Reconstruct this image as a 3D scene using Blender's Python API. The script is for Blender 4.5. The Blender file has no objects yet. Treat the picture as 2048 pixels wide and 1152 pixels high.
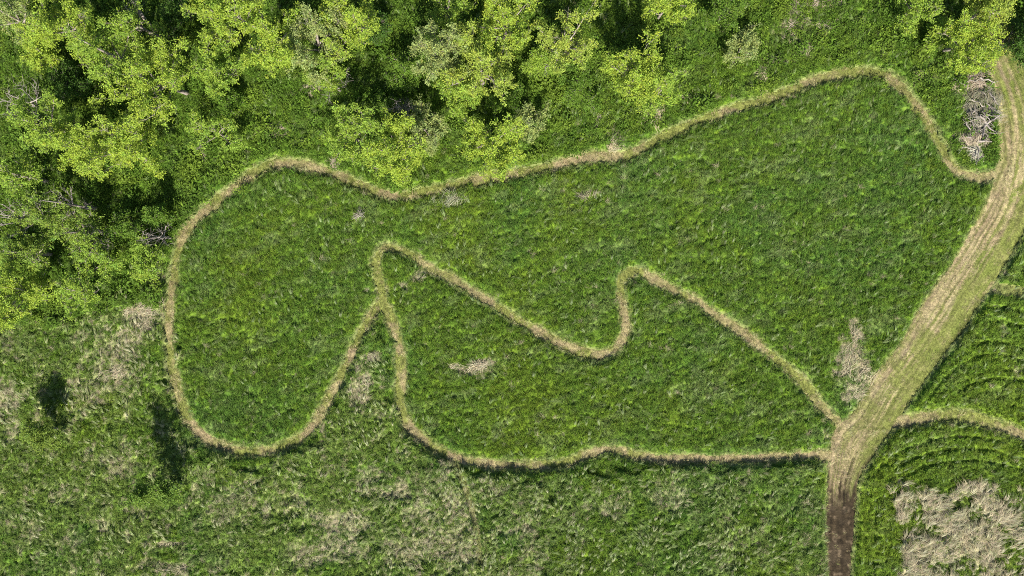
import bpy, math
import numpy as np
from mathutils import Vector

# ------------------------------------------------------------------ basics
PXM = 20.48            # photo pixels (2048 wide) per metre on the ground
CAM_H = 50.0 / (18.0 / 24.0)
SUN_EL = 38.0
scene = bpy.context.scene
COL = scene.collection

def P(px, py):
    return ((np.asarray(px, float) - 1024.0) / PXM, (576.0 - np.asarray(py, float)) / PXM)

def tag(o, label=None, cat=None, group=None, kind=None):
    if label: o['label'] = label
    if cat: o['category'] = cat
    if group: o['group'] = group
    if kind: o['kind'] = kind
    return o

# ------------------------------------------------------------------ noise
def _hash(ix, iy, seed):
    h = (ix.astype(np.int64) * 374761393 + iy.astype(np.int64) * 668265263 + seed * 2147483647) & 0xFFFFFFFF
    h = ((h ^ (h >> 13)) * 1274126177) & 0xFFFFFFFF
    h = ((h ^ (h >> 16)) * 2246822519) & 0xFFFFFFFF
    return ((h ^ (h >> 15)) & 0xFFFFFF) / float(0xFFFFFF)

def vnoise(x, y, wl, seed=0):
    x = np.asarray(x) / wl + 1000.0; y = np.asarray(y) / wl + 1000.0
    ix = np.floor(x); iy = np.floor(y); fx = x - ix; fy = y - iy
    fx = fx * fx * (3 - 2 * fx); fy = fy * fy * (3 - 2 * fy)
    a = _hash(ix, iy, seed); b = _hash(ix + 1, iy, seed); c = _hash(ix, iy + 1, seed); d = _hash(ix + 1, iy + 1, seed)
    return (a * (1 - fx) + b * fx) * (1 - fy) + (c * (1 - fx) + d * fx) * fy

def fbm(x, y, wl, seed=0, octv=3):
    s = 0; a = 1.0; t = 0
    for k in range(octv):
        s = s + a * vnoise(x, y, wl / 2 ** k, seed + 17 * k); t += a; a *= 0.55
    return s / t

def sstep(a, b, x):
    t = np.clip((x - a) / (b - a), 0, 1)
    return t * t * (3 - 2 * t)

def aniso(x, y, ang, ratio, wl, seed, octv=2):
    c, s = math.cos(math.radians(ang)), math.sin(math.radians(ang))
    return fbm((x * c + y * s) / ratio, (-x * s + y * c), wl, seed, octv)

# ------------------------------------------------------------------ polylines
def smooth(pts, closed=False, n=3):
    p = np.array(pts, float)
    for _ in range(n):
        q = 0.75 * p[:-1] + 0.25 * p[1:]; r = 0.25 * p[:-1] + 0.75 * p[1:]
        m = np.empty((2 * len(q), p.shape[1])); m[0::2] = q; m[1::2] = r
        p = np.vstack([p[:1], m, p[-1:]])
    return p

def resample(p, step):
    d = np.r_[0, np.cumsum(np.hypot(*np.diff(p[:, :2], axis=0).T))]
    n = max(2, int(d[-1] / step) + 1)
    t = np.linspace(0, d[-1], n)
    return np.stack([np.interp(t, d, p[:, k]) for k in range(p.shape[1])], 1), t

def dist_poly(x, y, p):
    best = np.full(x.shape, 1e9)
    for a, b in zip(p[:-1], p[1:]):
        lo = np.minimum(a, b)[:2] - 3; hi = np.maximum(a, b)[:2] + 3
        m = (x > lo[0]) & (x < hi[0]) & (y > lo[1]) & (y < hi[1])
        if not m.any(): continue
        ab = (b - a)[:2]; L = max(1e-9, (ab ** 2).sum())
        t = np.clip(((x[m] - a[0]) * ab[0] + (y[m] - a[1]) * ab[1]) / L, 0, 1)
        d = np.hypot(x[m] - a[0] - t * ab[0], y[m] - a[1] - t * ab[1])
        best[m] = np.minimum(best[m], d)
    return best

def inside(x, y, poly):
    r = np.zeros(x.shape, bool); n = len(poly)
    for i in range(n):
        x0, y0 = poly[i]; x1, y1 = poly[(i + 1) % n]
        c = ((y0 > y) != (y1 > y)) & (x < (x1 - x0) * (y - y0) / (y1 - y0 + 1e-12) + x0)
        r ^= c
    return r

def W(pts):
    a = np.array(pts, float); X, Y = P(a[:, 0], a[:, 1])
    return np.stack([X, Y], 1)

LOOP = [(2010,340),(1983,352),(1952,358),(1917,347),(1893,323),(1872,278),(1848,236),(1820,198),(1792,167),(1758,149),(1713,143),(1667,149),(1619,165),(1570,186),(1504,207),(1435,229),(1383,247),(1322,274),(1277,304),(1236,316),(1180,312),(1131,326),(1062,342),(992,354),(923,368),(861,382),(819,392),(777,392),(736,377),(701,359),(650,342),(615,332),(575,327),(540,333),(505,348),(470,376),(430,407),(395,437),(370,465),(358,495),(352,525),(347,560),(343,597),(339,640),(340,675),(342,713),(348,745),(353,770),(361,801),(378,842),(406,872),(444,894),(493,905),(542,901),(590,886),(628,853),(653,808),(681,759),(692,727),(715,682),(739,640),(763,600)]
ZIG = [(763,606),(765,581),(758,554),(751,526),(760,501),(781,492),(812,503),(840,522),(868,541),(916,566),(965,595),(1013,625),(1055,651),(1097,675),(1138,696),(1177,708),(1211,708),(1239,692),(1251,665),(1249,630),(1241,595),(1241,567),(1253,547),(1277,541),(1301,555),(1340,576),(1383,597),(1428,628),(1473,659),(1522,694),(1563,727),(1598,755),(1622,787),(1647,818),(1672,842),(1695,860)]
LOWER = [(764,596),(777,623),(791,661),(801,699),(804,741),(802,779),(801,804),(808,835),(829,867),(864,891),(902,912),(944,924),(1010,931),(1079,931),(1131,926),(1166,912),(1201,900),(1236,898),(1270,910),(1305,917),(1374,917),(1417,917),(1487,917),(1556,912),(1612,910),(1650,911),(1680,911)]
SPUR = [(1740,858),(1782,846),(1813,841),(1851,834),(1904,830),(1945,835),(1990,847),(2048,872),(2110,905)]
SIDE = [(1960,572),(1990,578),(2025,582),(2060,590),(2120,602)]
TR_L = [(1950,-60),(1955,40),(1963,110),(1976,153),(1990,187),(1995,229),(1995,295),(1990,347),(1976,392),(1952,439),(1931,477),(1903,526),(1865,574),(1834,620),(1806,679),(1772,720),(1740,762),(1722,800),(1700,832),(1672,850),(1661,877),(1655,908),(1654,946),(1653,985),(1650,1040),(1648,1064),(1653,1106),(1655,1160),(1656,1220)]
TR_R = [(2010,-60),(2014,40),(2030,104),(2060,160),(2085,220),(2090,300),(2085,370),(2068,420),(2045,470),(2029,495),(2008,533),(1987,568),(1956,609),(1931,658),(1900,692),(1869,734),(1846,765),(1824,795),(1804,830),(1780,866),(1757,893),(1744,917),(1726,942),(1716,965),(1713,995),(1709,1030),(1706,1082),(1701,1130),(1700,1160),(1700,1220)]

pl = {}
for nm, pts in dict(loop=LOOP, zig=ZIG, lower=LOWER, spur=SPUR, side=SIDE).items():
    pl[nm] = resample(smooth(W(pts), n=2), 0.25)[0]
half = dict(loop=0.47, zig=0.44, lower=0.43, spur=0.54, side=0.62)
tl = resample(smooth(W(TR_L), n=2), 0.3)[0]; tr = resample(smooth(W(TR_R), n=2), 0.3)[0]
TRACK = np.vstack([tl, tr[::-1]])
RUTS = [[(1860,830),(1895,790),(1950,760),(2010,755),(2110,775)],[(1905,640),(1940,620),(1990,612),(2048,625),(2110,640)],[(1940,610),(1985,640),(2048,655),(2110,690)],[(1785,965),(1815,942),(1880,922),(1960,918),(2048,938),(2110,950)],[(1830,800),(1860,750),(1890,717),(1938,688),(1990,680),(2048,699),(2110,725)],
        [(1850,795),(1890,750),(1938,713),(1990,705),(2048,722),(2110,745)],
        [(1747,946),(1765,926),(1799,898),(1869,874),(1938,870),(2048,891),(2110,905)],
        [(1765,960),(1796,924),(1869,898),(1956,894),(2048,915)],
        [(1727,965),(1723,1060),(1720,1200)], [(1748,950),(1743,1060),(1741,1200)]]
RUTS = [resample(smooth(W(r), n=2), 0.4)[0] for r in RUTS]
DESIRE = [resample(smooth(W(r), n=2), 0.4)[0] for r in ([(900,915),(925,955),(942,1000),(955,1060),(960,1120)],)]

XM, YM = 56.0, 33.0
# raster masks at 0.1 m, sampled by nearest cell
RES = 0.1
gx = np.arange(-XM - 2, XM + 2, RES); gy = np.arange(-YM - 2, YM + 2, RES)
GX, GY = np.meshgrid(gx, gy)
def raster(f): return f(GX.ravel(), GY.ravel()).reshape(GX.shape)
def look(g, x, y):
    i = np.clip(((y - gy[0]) / RES + 0.5).astype(int), 0, len(gy) - 1); j = np.clip(((x - gx[0]) / RES + 0.5).astype(int), 0, len(gx) - 1)
    return g[i, j]
path_d = np.minimum.reduce([raster(lambda x, y, k=k: dist_poly(x, y, pl[k]) - half[k]) for k in ('loop', 'zig', 'lower', 'spur')])
side_d = raster(lambda x, y: dist_poly(x, y, pl['side']) - half['side'])
trk_in = raster(lambda x, y: inside(x, y, TRACK))
trk_ed = raster(lambda x, y: np.minimum(dist_poly(x, y, tl), dist_poly(x, y, tr)))
trk_d = np.where(trk_in, -np.minimum(trk_ed, 9), np.minimum(trk_ed, 9))
path_d = path_d + (.55 * (fbm(GX, GY, 1.8, 131, 3) - .5) + .26 * (fbm(GX, GY, .45, 132, 2) - .5))
mow_d = np.minimum(path_d, trk_d)         # <0 on mown ground
rut_d = np.minimum.reduce([raster(lambda x, y, r=r: dist_poly(x, y, r)) for r in RUTS])
des_d = np.minimum.reduce([raster(lambda x, y, r=r: dist_poly(x, y, r)) for r in DESIRE])

def blobs(x, y, lst, wob=0.35, seed=3):
    n = np.zeros(x.shape)
    jx = x + (fbm(x, y, 2.2, seed, 3) - .5) * 2.6; jy = y + (fbm(x, y, 2.2, seed + 5, 3) - .5) * 2.6
    for (cx, cy, rx, ry, s) in lst:
        X, Y = P(cx, cy)
        d = np.hypot((jx - X) / (rx / PXM), (jy - Y) / (ry / PXM))
        n = np.maximum(n, s * (1 - sstep(0.55, 1.15, d)))
    return n

DRYX = [(285,630,42,45,.95),(265,690,45,40,.85),(230,745,60,45,.8),(215,700,30,60,.5),(250,935,55,35,.75),(190,800,60,40,.55),(430,960,40,40,.6),(470,1000,90,50,.5),
       (690,1040,70,40,.85),(660,1100,90,40,.7),(850,1030,60,30,.6),(860,1090,130,50,.75),(920,1030,40,60,.6),(720,785,38,58,.9),(745,715,22,20,.8),(940,732,55,14,.8),(800,972,40,18,.85),
       (740,960,40,40,.5),(350,1080,55,10,.95),(330,1130,80,14,.8),(20,800,40,60,.75),(30,860,30,30,.6),(140,985,40,30,.6),(60,1050,60,40,.5),(200,1040,40,20,.5),(280,1030,30,16,.7),
       (1705,665,18,30,.75),(1700,720,45,45,.9),(1720,760,45,45,.9),(1690,790,20,25,.9),(650,870,14,20,.6),(500,970,60,14,.6),(585,1010,60,30,.4),(1650,870,10,18,.7),
       (1225,270,30,26,.6),(1230,1010,40,30,.4),(1330,990,60,40,.4),(1050,1080,30,60,.45),(1590,60,60,50,.35),(1150,40,30,30,.3),(2005,660,20,14,.6),(2030,740,20,14,.5),
       (1945,185,34,60,.7),(1942,300,16,40,.7),(320,560,22,40,.35),(350,680,14,8,.6),(905,405,24,14,.6),(845,550,20,12,.9),(815,568,20,10,.85)]
PATCH = W([(1788,975),(1800,962),(1835,970),(1870,985),(1920,972),(1960,968),(2010,985),(2060,990),(2130,1000),(2130,1200),(1800,1200),(1796,1150),(1788,1100),(1800,1040),(1785,1000)])
HOLES = [(575,1020,28,14,.9),(610,1050,30,14,.7),(600,985,40,14,.5),(490,1130,22,12,.8),(1480,1100,18,10,.8),(1455,1130,26,8,.6),(1690,100,20,10,.4)]

LOOP_POLY = W(LOOP)
ZIG_POLY = None
WOOD = W([(-200,-200),(2200,-200),(2200,60),(2050,100),(1960,200),(1990,330),(1900,330),(1820,198),(1740,140),(1570,180),(1322,270),(1180,306),(923,362),(777,388),(650,338),(540,326),(395,430),(340,500),(330,600),(180,640),(-200,660)])
ROUGH_L = W([(-200,560),(150,620),(330,560),(340,720),(370,860),(500,925),(640,870),(760,640),(800,830),(900,930),(1100,960),(1100,1400),(-200,1400)])
LOWMID = W([(760,940),(1650,925),(1650,1300),(760,1300)])
RIGHT = W([(1700,1300),(1720,960),(1850,780),(2000,560),(2060,480),(2300,400),(2300,1300)])
DRY = [(a, b, c * .9, d * .9, e * (.66 if (a < 640 and b > 860) else .85 if (b > 1000 and a < 1400) else .9)) for (a, b, c, d, e) in DRYX]
def soft(poly, wl=2.0, amp=1.5, seed=9):
    return lambda x, y: inside(x + (fbm(x, y, wl, seed) - .5) * 2 * amp, y + (fbm(x, y, wl, seed + 3) - .5) * 2 * amp, poly).astype(float)
m_wood = raster(soft(WOOD)); m_rough = raster(soft(ROUGH_L, 3, 2.5)); m_low = raster(soft(LOWMID, 3, 1.5)); m_right = raster(soft(RIGHT, 2, .4)); m_patch = np.clip(raster(soft(PATCH, 1.5, 1.3)) - .9 * raster(lambda x, y: sstep(.52, .62, fbm(x, y, 1.7, 98, 3))), 0, 1)
g_dry = np.maximum(raster(lambda x, y: blobs(x, y, DRY)), m_patch * 1.0)
g_hole = raster(lambda x, y: blobs(x, y, HOLES, seed=21))

# ------------------------------------------------------------------ materials
def new_mat(name):
    m = bpy.data.materials.new(name); m.use_nodes = True
    nt = m.node_tree; nt.nodes.clear()
    return m, nt, nt.nodes, nt.links

def leaf_mat(name, source, trans=0.3, gloss=0.04, rough=0.5, vary=True):
    """plant material. source 'INSTANCER' takes the tint of the tuft, 'GEOMETRY' the colour stored on the mesh."""
    m, nt, N, L = new_mat(name)
    at = N.new('ShaderNodeAttribute'); at.attribute_type = source; at.attribute_name = 'tint'
    col = at.outputs['Color']
    if vary:
        sh = N.new('ShaderNodeAttribute'); sh.attribute_type = 'GEOMETRY'; sh.attribute_name = 'shade'
        mx = N.new('ShaderNodeMix'); mx.data_type = 'RGBA'; mx.blend_type = 'MULTIPLY'; mx.inputs[0].default_value = 1.0
        L.new(col, mx.inputs[6]); L.new(sh.outputs['Color'], mx.inputs[7]); col = mx.outputs[2]
    d = N.new('ShaderNodeBsdfDiffuse'); t = N.new('ShaderNodeBsdfTranslucent'); g = N.new('ShaderNodeBsdfGlossy'); g.inputs['Roughness'].default_value = rough
    L.new(col, d.inputs['Color']); L.new(col, t.inputs['Color'])
    a = N.new('ShaderNodeMixShader'); a.inputs[0].default_value = trans
    L.new(d.outputs[0], a.inputs[1]); L.new(t.outputs[0], a.inputs[2])
    b = N.new('ShaderNodeMixShader'); b.inputs[0].default_value = gloss
    L.new(a.outputs[0], b.inputs[1]); L.new(g.outputs[0], b.inputs[2])
    o = N.new('ShaderNodeOutputMaterial'); L.new(b.outputs[0], o.inputs[0])
    return m

def surf_mat(name, c0=None, c1=None, scale=3.0, bump=0.0, bscale=20.0, attr=True):
    m, nt, N, L = new_mat(name)
    p = N.new('ShaderNodeBsdfPrincipled'); p.inputs['Roughness'].default_value = 0.92
    try: p.inputs['Specular IOR Level'].default_value = 0.15
    except Exception: pass
    geo = N.new('ShaderNodeNewGeometry')
    nz = N.new('ShaderNodeTexNoise'); nz.inputs['Scale'].default_value = scale; nz.inputs['Detail'].default_value = 8
    L.new(geo.outputs['Position'], nz.inputs['Vector'])
    if attr:
        at = N.new('ShaderNodeAttribute'); at.attribute_name = 'tint'
        rp = N.new('ShaderNodeMapRange'); rp.inputs[1].default_value = .3; rp.inputs[2].default_value = .7; rp.inputs[3].default_value = .62; rp.inputs[4].default_value = 1.35
        L.new(nz.outputs[0], rp.inputs[0])
        mx = N.new('ShaderNodeVectorMath'); mx.operation = 'SCALE'
        L.new(at.outputs['Color'], mx.inputs[0]); L.new(rp.outputs[0], mx.inputs['Scale'])
        L.new(mx.outputs[0], p.inputs['Base Color'])
    else:
        cr = N.new('ShaderNodeValToRGB'); cr.color_ramp.elements[0].position = .35; cr.color_ramp.elements[1].position = .68
        cr.color_ramp.elements[0].color = (*c0, 1); cr.color_ramp.elements[1].color = (*c1, 1)
        L.new(nz.outputs[0], cr.inputs[0]); L.new(cr.outputs[0], p.inputs['Base Color'])
    if bump:
        n2 = N.new('ShaderNodeTexNoise'); n2.inputs['Scale'].default_value = bscale; n2.inputs['Detail'].default_value = 6
        L.new(geo.outputs['Position'], n2.inputs['Vector'])
        bp = N.new('ShaderNodeBump'); bp.inputs['Strength'].default_value = bump; bp.inputs['Distance'].default_value = .07
        L.new(n2.outputs[0], bp.inputs['Height']); L.new(bp.outputs[0], p.inputs['Normal'])
    o = N.new('ShaderNodeOutputMaterial'); L.new(p.outputs[0], o.inputs[0])
    return m

M_GRASS = leaf_mat('grass_blade', 'INSTANCER', .30, .012, .75)
M_DRY = leaf_mat('dry_straw', 'INSTANCER', .15, .02)
M_LEAF = leaf_mat('tree_leaf', 'GEOMETRY', .44, .015, .7, vary=False)
M_STRAWT = leaf_mat('dead_straw', 'GEOMETRY', .12, .02, vary=False)
M_BARK = surf_mat('bark', (.15, .125, .10), (.34, .30, .26), 3.0, .5, 25, attr=False)
M_DEADBARK = surf_mat('weathered_bark', (.17, .145, .125), (.36, .325, .29), 2.5, .4, 25, attr=False)
M_GROUND = surf_mat('soil_and_moss', (.028, .042, .010), (.075, .118, .020), .9, .6, 6, attr=False)
M_PATH = surf_mat('mown_stubble', scale=9.0, bump=.8, bscale=22)

# ------------------------------------------------------------------ mesh helper
def mesh_np(name, co, faces_flat, loop_tot, mat, cols=None, attr='tint', smooth_=False):
    me = bpy.data.meshes.new(name)
    nv = len(co); nf = len(loop_tot); nl = len(faces_flat)
    me.vertices.add(nv); me.vertices.foreach_set('co', np.ascontiguousarray(co, dtype=np.float32).ravel())
    me.loops.add(nl); me.loops.foreach_set('vertex_index', np.ascontiguousarray(faces_flat, dtype=np.int32))
    me.polygons.add(nf)
    st = np.r_[0, np.cumsum(loop_tot)[:-1]].astype(np.int32)
    me.polygons.foreach_set('loop_start', st)
    me.polygons.foreach_set('loop_total', np.asarray(loop_tot, dtype=np.int32))
    if smooth_: me.polygons.foreach_set('use_smooth', np.ones(nf, bool))
    me.update(calc_edges=True); me.validate()
    if cols is not None:
        a = me.attributes.new(attr, 'FLOAT_COLOR', 'POINT')
        c = np.ones((nv, 4), np.float32); c[:, :3] = cols
        a.data.foreach_set('color', c.ravel())
    if mat: me.materials.append(mat)
    return me

def link(name, me, parent=None, loc=None):
    o = bpy.data.objects.new(name, me); COL.objects.link(o)
    if parent is not None: o.parent = parent
    if loc is not None: o.location = loc
    return o

# ------------------------------------------------------------------ ground
def make_ground():
    n = 61; t = np.linspace(-1, 1, n); s = np.sign(t) * (np.abs(t) ** 2.2) * 900
    X, Y = np.meshgrid(s, s)
    co = np.stack([X.ravel(), Y.ravel(), np.zeros(n * n)], 1)
    i = np.arange(n - 1); I, J = np.meshgrid(i, i); a = (J * n + I).ravel()
    f = np.stack([a, a + 1, a + n + 1, a + n], 1)
    o = link('ground', mesh_np('ground', co, f.ravel(), np.full(len(f), 4), M_GROUND)); tag(o, 'dark earth and moss under the meadow and wood', 'ground', kind='structure')
make_ground()

def ribbon(name, L, R, z, colf, step=0.12):
    """sheet between two edge lines; colf(x, y, u) gives colours, u runs 0 to 1 from edge to edge."""
    n = int(max(np.hypot(*np.diff(L, axis=0).T).sum(), np.hypot(*np.diff(R, axis=0).T).sum()) / step)
    def rs(p):
        d = np.r_[0, np.cumsum(np.hypot(*np.diff(p, axis=0).T))]; t = np.linspace(0, d[-1], n)
        return np.stack([np.interp(t, d, p[:, 0]), np.interp(t, d, p[:, 1])], 1)
    L = rs(L); R = rs(R); wd = np.median(np.hypot(*(L - R).T)); m = max(8, int(wd / step) + 1)
    u = np.linspace(0, 1, m)
    X = L[:, None, 0] * (1 - u) + R[:, None, 0] * u; Y = L[:, None, 1] * (1 - u) + R[:, None, 1] * u
    U = np.broadcast_to(u, X.shape)
    x = X.ravel(); y = Y.ravel()
    edge = sstep(0, .12, np.minimum(U, 1 - U).ravel())
    zz = z + edge * (.030 * fbm(x, y, .35, 77, 2) + .03 * fbm(x, y, 1.1, 78, 2))
    I, J = np.meshgrid(np.arange(m - 1), np.arange(n - 1)); a = (J * m + I).ravel()
    f = np.stack([a, a + 1, a + m + 1, a + m], 1)
    V = np.broadcast_to(np.linspace(0, 1, n)[:, None], X.shape)
    me = mesh_np(name, np.stack([x, y, zz], 1), f.ravel(), np.full(len(f), 4), M_PATH, colf(x, y, U.ravel(), V.ravel() * n * step), smooth_=True)
    return link(name, me)

def offset_lines(p, h, seed):
    t = np.gradient(p, axis=0); t /= np.hypot(*t.T)[:, None] + 1e-9
    nrm = np.stack([-t[:, 1], t[:, 0]], 1)
    a = h + .16 + .25 * (fbm(p[:, 0], p[:, 1], .9, seed, 2) - .5); b = h + .16 + .25 * (fbm(p[:, 0], p[:, 1], .9, seed + 9, 2) - .5)
    return p + nrm * a[:, None], p - nrm * b[:, None]

TAN = np.array([.300, .250, .130]); TAN2 = np.array([.195, .165, .080]); OLIVE = np.array([.185, .205, .052]); MOWN = np.array([.165, .185, .048]); PINK = np.array([.290, .225, .130])
def mix(a, b, t): return a * (1 - t[:, None]) + b * t[:, None]
def as_rows(c, n): return np.broadcast_to(np.asarray(c, float), (n, 3)).copy()

GREENER = [(757,545,40,60,.9),(1700,145,130,20,.6),(1790,170,60,60,.5),(2025,580,80,30,.9),(1900,835,90,20,.4),(355,520,30,50,.6),(500,905,140,30,.35),(800,500,60,30,.6),(880,545,50,30,.5),(350,760,25,80,.4),(1640,810,40,60,.3),(1450,640,60,60,.25)]
def path_green(x, y):
    return np.clip(blobs(x, y, GREENER, seed=31) + 1.0 * sstep(.45, .62, fbm(x, y, 2.4, 8)) + .8 * (fbm(x, y, .5, 4) - .5) + .14, 0, 1)
def path_col(x, y, u, v):
    c = mix(as_rows(TAN, len(x)), TAN2, sstep(.35, .7, fbm(x, y, 1.2, 5)))
    c = mix(c, PINK, .7 * sstep(.45, .65, fbm(x, y, 5, 6)))
    g = np.maximum(path_green(x, y), .6 * sstep(.3, .05, np.minimum(u, 1 - u)))
    c = mix(c, OLIVE, g)
    return c * (0.58 + .8 * vnoise(x, y, .20, 15))[:, None]

LEFT_D = raster(lambda x, y: dist_poly(x, y, tl)); RIGHT_D = raster(lambda x, y: dist_poly(x, y, tr))
def track_uv(x, y):
    a = look(LEFT_D, x, y); b = look(RIGHT_D, x, y); a = np.minimum(a, 12); b = np.minimum(b, 12)
    return a / (a + b + 1e-6)
def track_tan(x, y):
    """share of bare straw (1) against short grass (0), in streaks along the track"""
    py = 576 - y * PXM
    u = track_uv(x, y); uu = u + .08 * (fbm(x, y, 2.5, 41) - .5)
    along = -y * .95 - x * .35 * sstep(350, 420, py) * sstep(900, 820, py)
    st = vnoise(uu * 11.0, along * .10, .55, 43) * .55 + vnoise(uu * 30, along * .35, .6, 44) * .45
    tan = 1 - sstep(.34, .64, uu + .95 * (st - .5))
    top = sstep(345, 230, py)
    lines = .8 * np.exp(-((uu - .10) / .09) ** 2) + 1.0 * np.exp(-((uu - .40) / .055) ** 2) + .7 * np.exp(-((uu - .62) / .05) ** 2)
    tan = tan * (1 - top) + top * np.clip(lines, 0, 1) * .9
    mid = sstep(600, 680, py) * sstep(860, 800, py)
    tan = tan * (1 - .75 * mid * sstep(.38, .58, fbm(x, y, 1.8, 45)))
    tan = np.where(py > 860, np.maximum(tan, .75 - .5 * sstep(.55, .85, uu)), tan)
    return np.clip(tan + (fbm(x, y, .6, 46) - .5) * .9, 0, 1), uu
def track_col(x, y, u, v):
    py = 576 - y * PXM; n = len(x)
    tan, uu = track_tan(x, y)
    grass = mix(mix(as_rows(MOWN, n), OLIVE * .9, vnoise(x, y, .6, 49)), np.array([.12, .155, .028]), .7 * sstep(.45, .7, fbm(x, y, 2.2, 57)))
    straw = mix(mix(as_rows(TAN * 1.05, n), PINK, sstep(.3, .7, fbm(x, y, 3, 47))), np.array([.37, .31, .18]), .6 * sstep(.55, .75, fbm(x, y, 1.1, 58)))
    c = mix(grass, straw, tan)
    low = sstep(800, 900, py)
    lug = .5 + .5 * np.sin(v * 2 * math.pi / .30 + 7.0 * fbm(x, y, 1.1, 48) + 3.0 * uu)
    c = mix(c, PINK * .85, .5 * low * sstep(.8, .6, uu))
    rutl = np.exp(-((uu - .22) / .05) ** 2) + np.exp(-((uu - .60) / .05) ** 2) * (.3 + .7 * low)
    c = c * (1 - .30 * np.clip(rutl, 0, 1) * sstep(.25, .5, fbm(x, y, 1.6, 59)))[:, None]
    c = c * (1 - .34 * sstep(.45, .8, lug) * sstep(.38, .6, fbm(x, y, .9, 50)) * (.6 + .4 * low) * tan)[:, None]
    fine = vnoise(uu * 26, (-y + x * .5) * .10, .6, 63); c = mix(c, np.array([.125, .140, .034]), .75 * sstep(.50, .80, fine)); c = c * (.62 + .70 * vnoise(uu * 30, (-y + x * .5) * .14, .6, 65))[:, None]
    wet = sstep(925, 1012, py + 80 * (vnoise(uu * 16, -y * .25, .6, 66) - .5) + 46 * (fbm(x, y, .7, 51, 3) - .5) + 16 * uu)
    soil = as_rows((.036, .026, .014), n) * (0.6 + .8 * vnoise(x, y, .3, 52))[:, None]
    soil = mix(soil, np.array([.062, .046, .028]), sstep(.48, .75, fbm(x, y, 1.2, 53, 3)) * .9)
    soil = soil * (1 - .16 * (lug > .6) * sstep(.4, .6, fbm(x, y, .9, 64)) - .25 * np.clip(rutl, 0, 1))[:, None]
    c = mix(c, soil, wet)
    c = mix(c, np.array([.16, .12, .075]), wet * sstep(.60, .82, fbm(x, y, .45, 54, 2)) * .6)
    return c * (0.72 + .56 * vnoise(x, y, .2, 55))[:, None]

PLAB = dict(loop='long tan mown path looping round the whole meadow', zig='mown path zigzagging across the middle of the meadow to the track', lower='mown path curving along the lower side of the meadow to the track', spur='short mown path leaving the track opposite the meadow', side='faint grassy mown strip beside the wide track')
for k, (nm, z) in enumerate((('loop', .006), ('zig', .012), ('lower', .018), ('spur', .024), ('side', .030))):
    a, b = offset_lines(pl[nm], half[nm], 60 + k)
    o = ribbon('mown_path', a, b, z, path_col, .11)
    tag(o, PLAB[nm], 'path', kind='structure')
def wob(p, s):
    t = np.gradient(p, axis=0); t /= np.hypot(*t.T)[:, None] + 1e-9
    return p + np.stack([-t[:, 1], t[:, 0]], 1) * ((fbm(p[:, 0], p[:, 1], 1.2, s, 2) - .5) * .5)[:, None]
o = ribbon('track', wob(tl, 71), wob(tr, 72), .036, track_col, .11)
tag(o, 'wide mown vehicle track with straw wheel lines and a dark wet stretch of soil', 'track', kind='structure')

# ------------------------------------------------------------------ turf: the lumpy body of the grass, ends at the mown edges
G0 = np.array([.084, .152, .015]); G1 = np.array([.118, .176, .013]); G2 = np.array([.065, .142, .024]); GP = np.array([.175, .220, .085]); STRAW = np.array([.44, .385, .24]); STRAW2 = np.array([.33, .285, .19])
def hummock(x, y, cell, ang, ratio, seed):
    """domed clumps of random size on a jittered lattice: height 0..1 and a random value per clump"""
    c, s = math.cos(math.radians(ang)), math.sin(math.radians(ang))
    u = (x * c + y * s) / ratio / cell + 500; v = (-x * s + y * c) / cell + 500
    u = u + .5 * (vnoise(x, y, cell * 1.3, seed + 5) - .5); v = v + .5 * (vnoise(x, y, cell * 1.3, seed + 6) - .5)
    iu = np.floor(u); iv = np.floor(v); best = np.zeros(x.shape); rnd = np.zeros(x.shape)
    for du in (-1, 0, 1):
        for dv in (-1, 0, 1):
            a = iu + du; b = iv + dv
            h1 = _hash(a, b, seed); h2 = _hash(a, b, seed + 1); h3 = _hash(a, b, seed + 2); h4 = _hash(a, b, seed + 3)
            d = np.hypot(u - a - h1, v - b - h2) / (.55 + .5 * h3)
            hh = (.45 + .55 * h3) * np.sqrt(np.clip(1 - d * d, 0, 1))
            m = hh > best; best = np.where(m, hh, best); rnd = np.where(m, h4, rnd)
    return best, rnd

def green_base(x, y, rnd):
    n = len(x)
    c = mix(as_rows(G0, n), G1, sstep(.40, .75, fbm(x, y, 7, 1, 4)) * .55)
    c = mix(c, G2, sstep(.42, .75, fbm(x, y, 6, 2, 4)) * .6)
    c = mix(c, G1 * 1.1, sstep(.60, .95, rnd) * .5)
    c = mix(c, GP, sstep(.25, .0, rnd) * .5)
    c = mix(c, GP, sstep(.55, .8, aniso(x, y, 20, 2.5, .8, 4)) * .35)
    rough = look(m_rough, x, y); low = look(m_low, x, y); rt = look(m_right, x, y); wood = look(m_wood, x, y); des = look(des_d, x, y); sd = look(side_d, x, y)
    c = np.where((rough > 0)[:, None], mix(c, np.array([.130, .190, .036]), .65 * sstep(.30, .62, fbm(x, y, 2.2, 16))), c)
    c = np.where((low > 0)[:, None], mix(c, np.array([.125, .182, .044]), .65 * sstep(.42, .7, aniso(x, y, 60, 3, 1.2, 17))), c)
    c = np.where((rt > 0)[:, None], mix(c, G1 * 1.1, as1(.4, n)), c)
    c = np.where((wood > 0)[:, None], mix(c, np.array([.078, .148, .012]), as1(.5, n)), c)
    c = np.where((des < .35)[:, None] | (sd < 0)[:, None], mix(c, np.array([.19, .19, .07]), as1(.7, n)), c)
    return c
def as1(v, n): return np.full(n, v)

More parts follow.
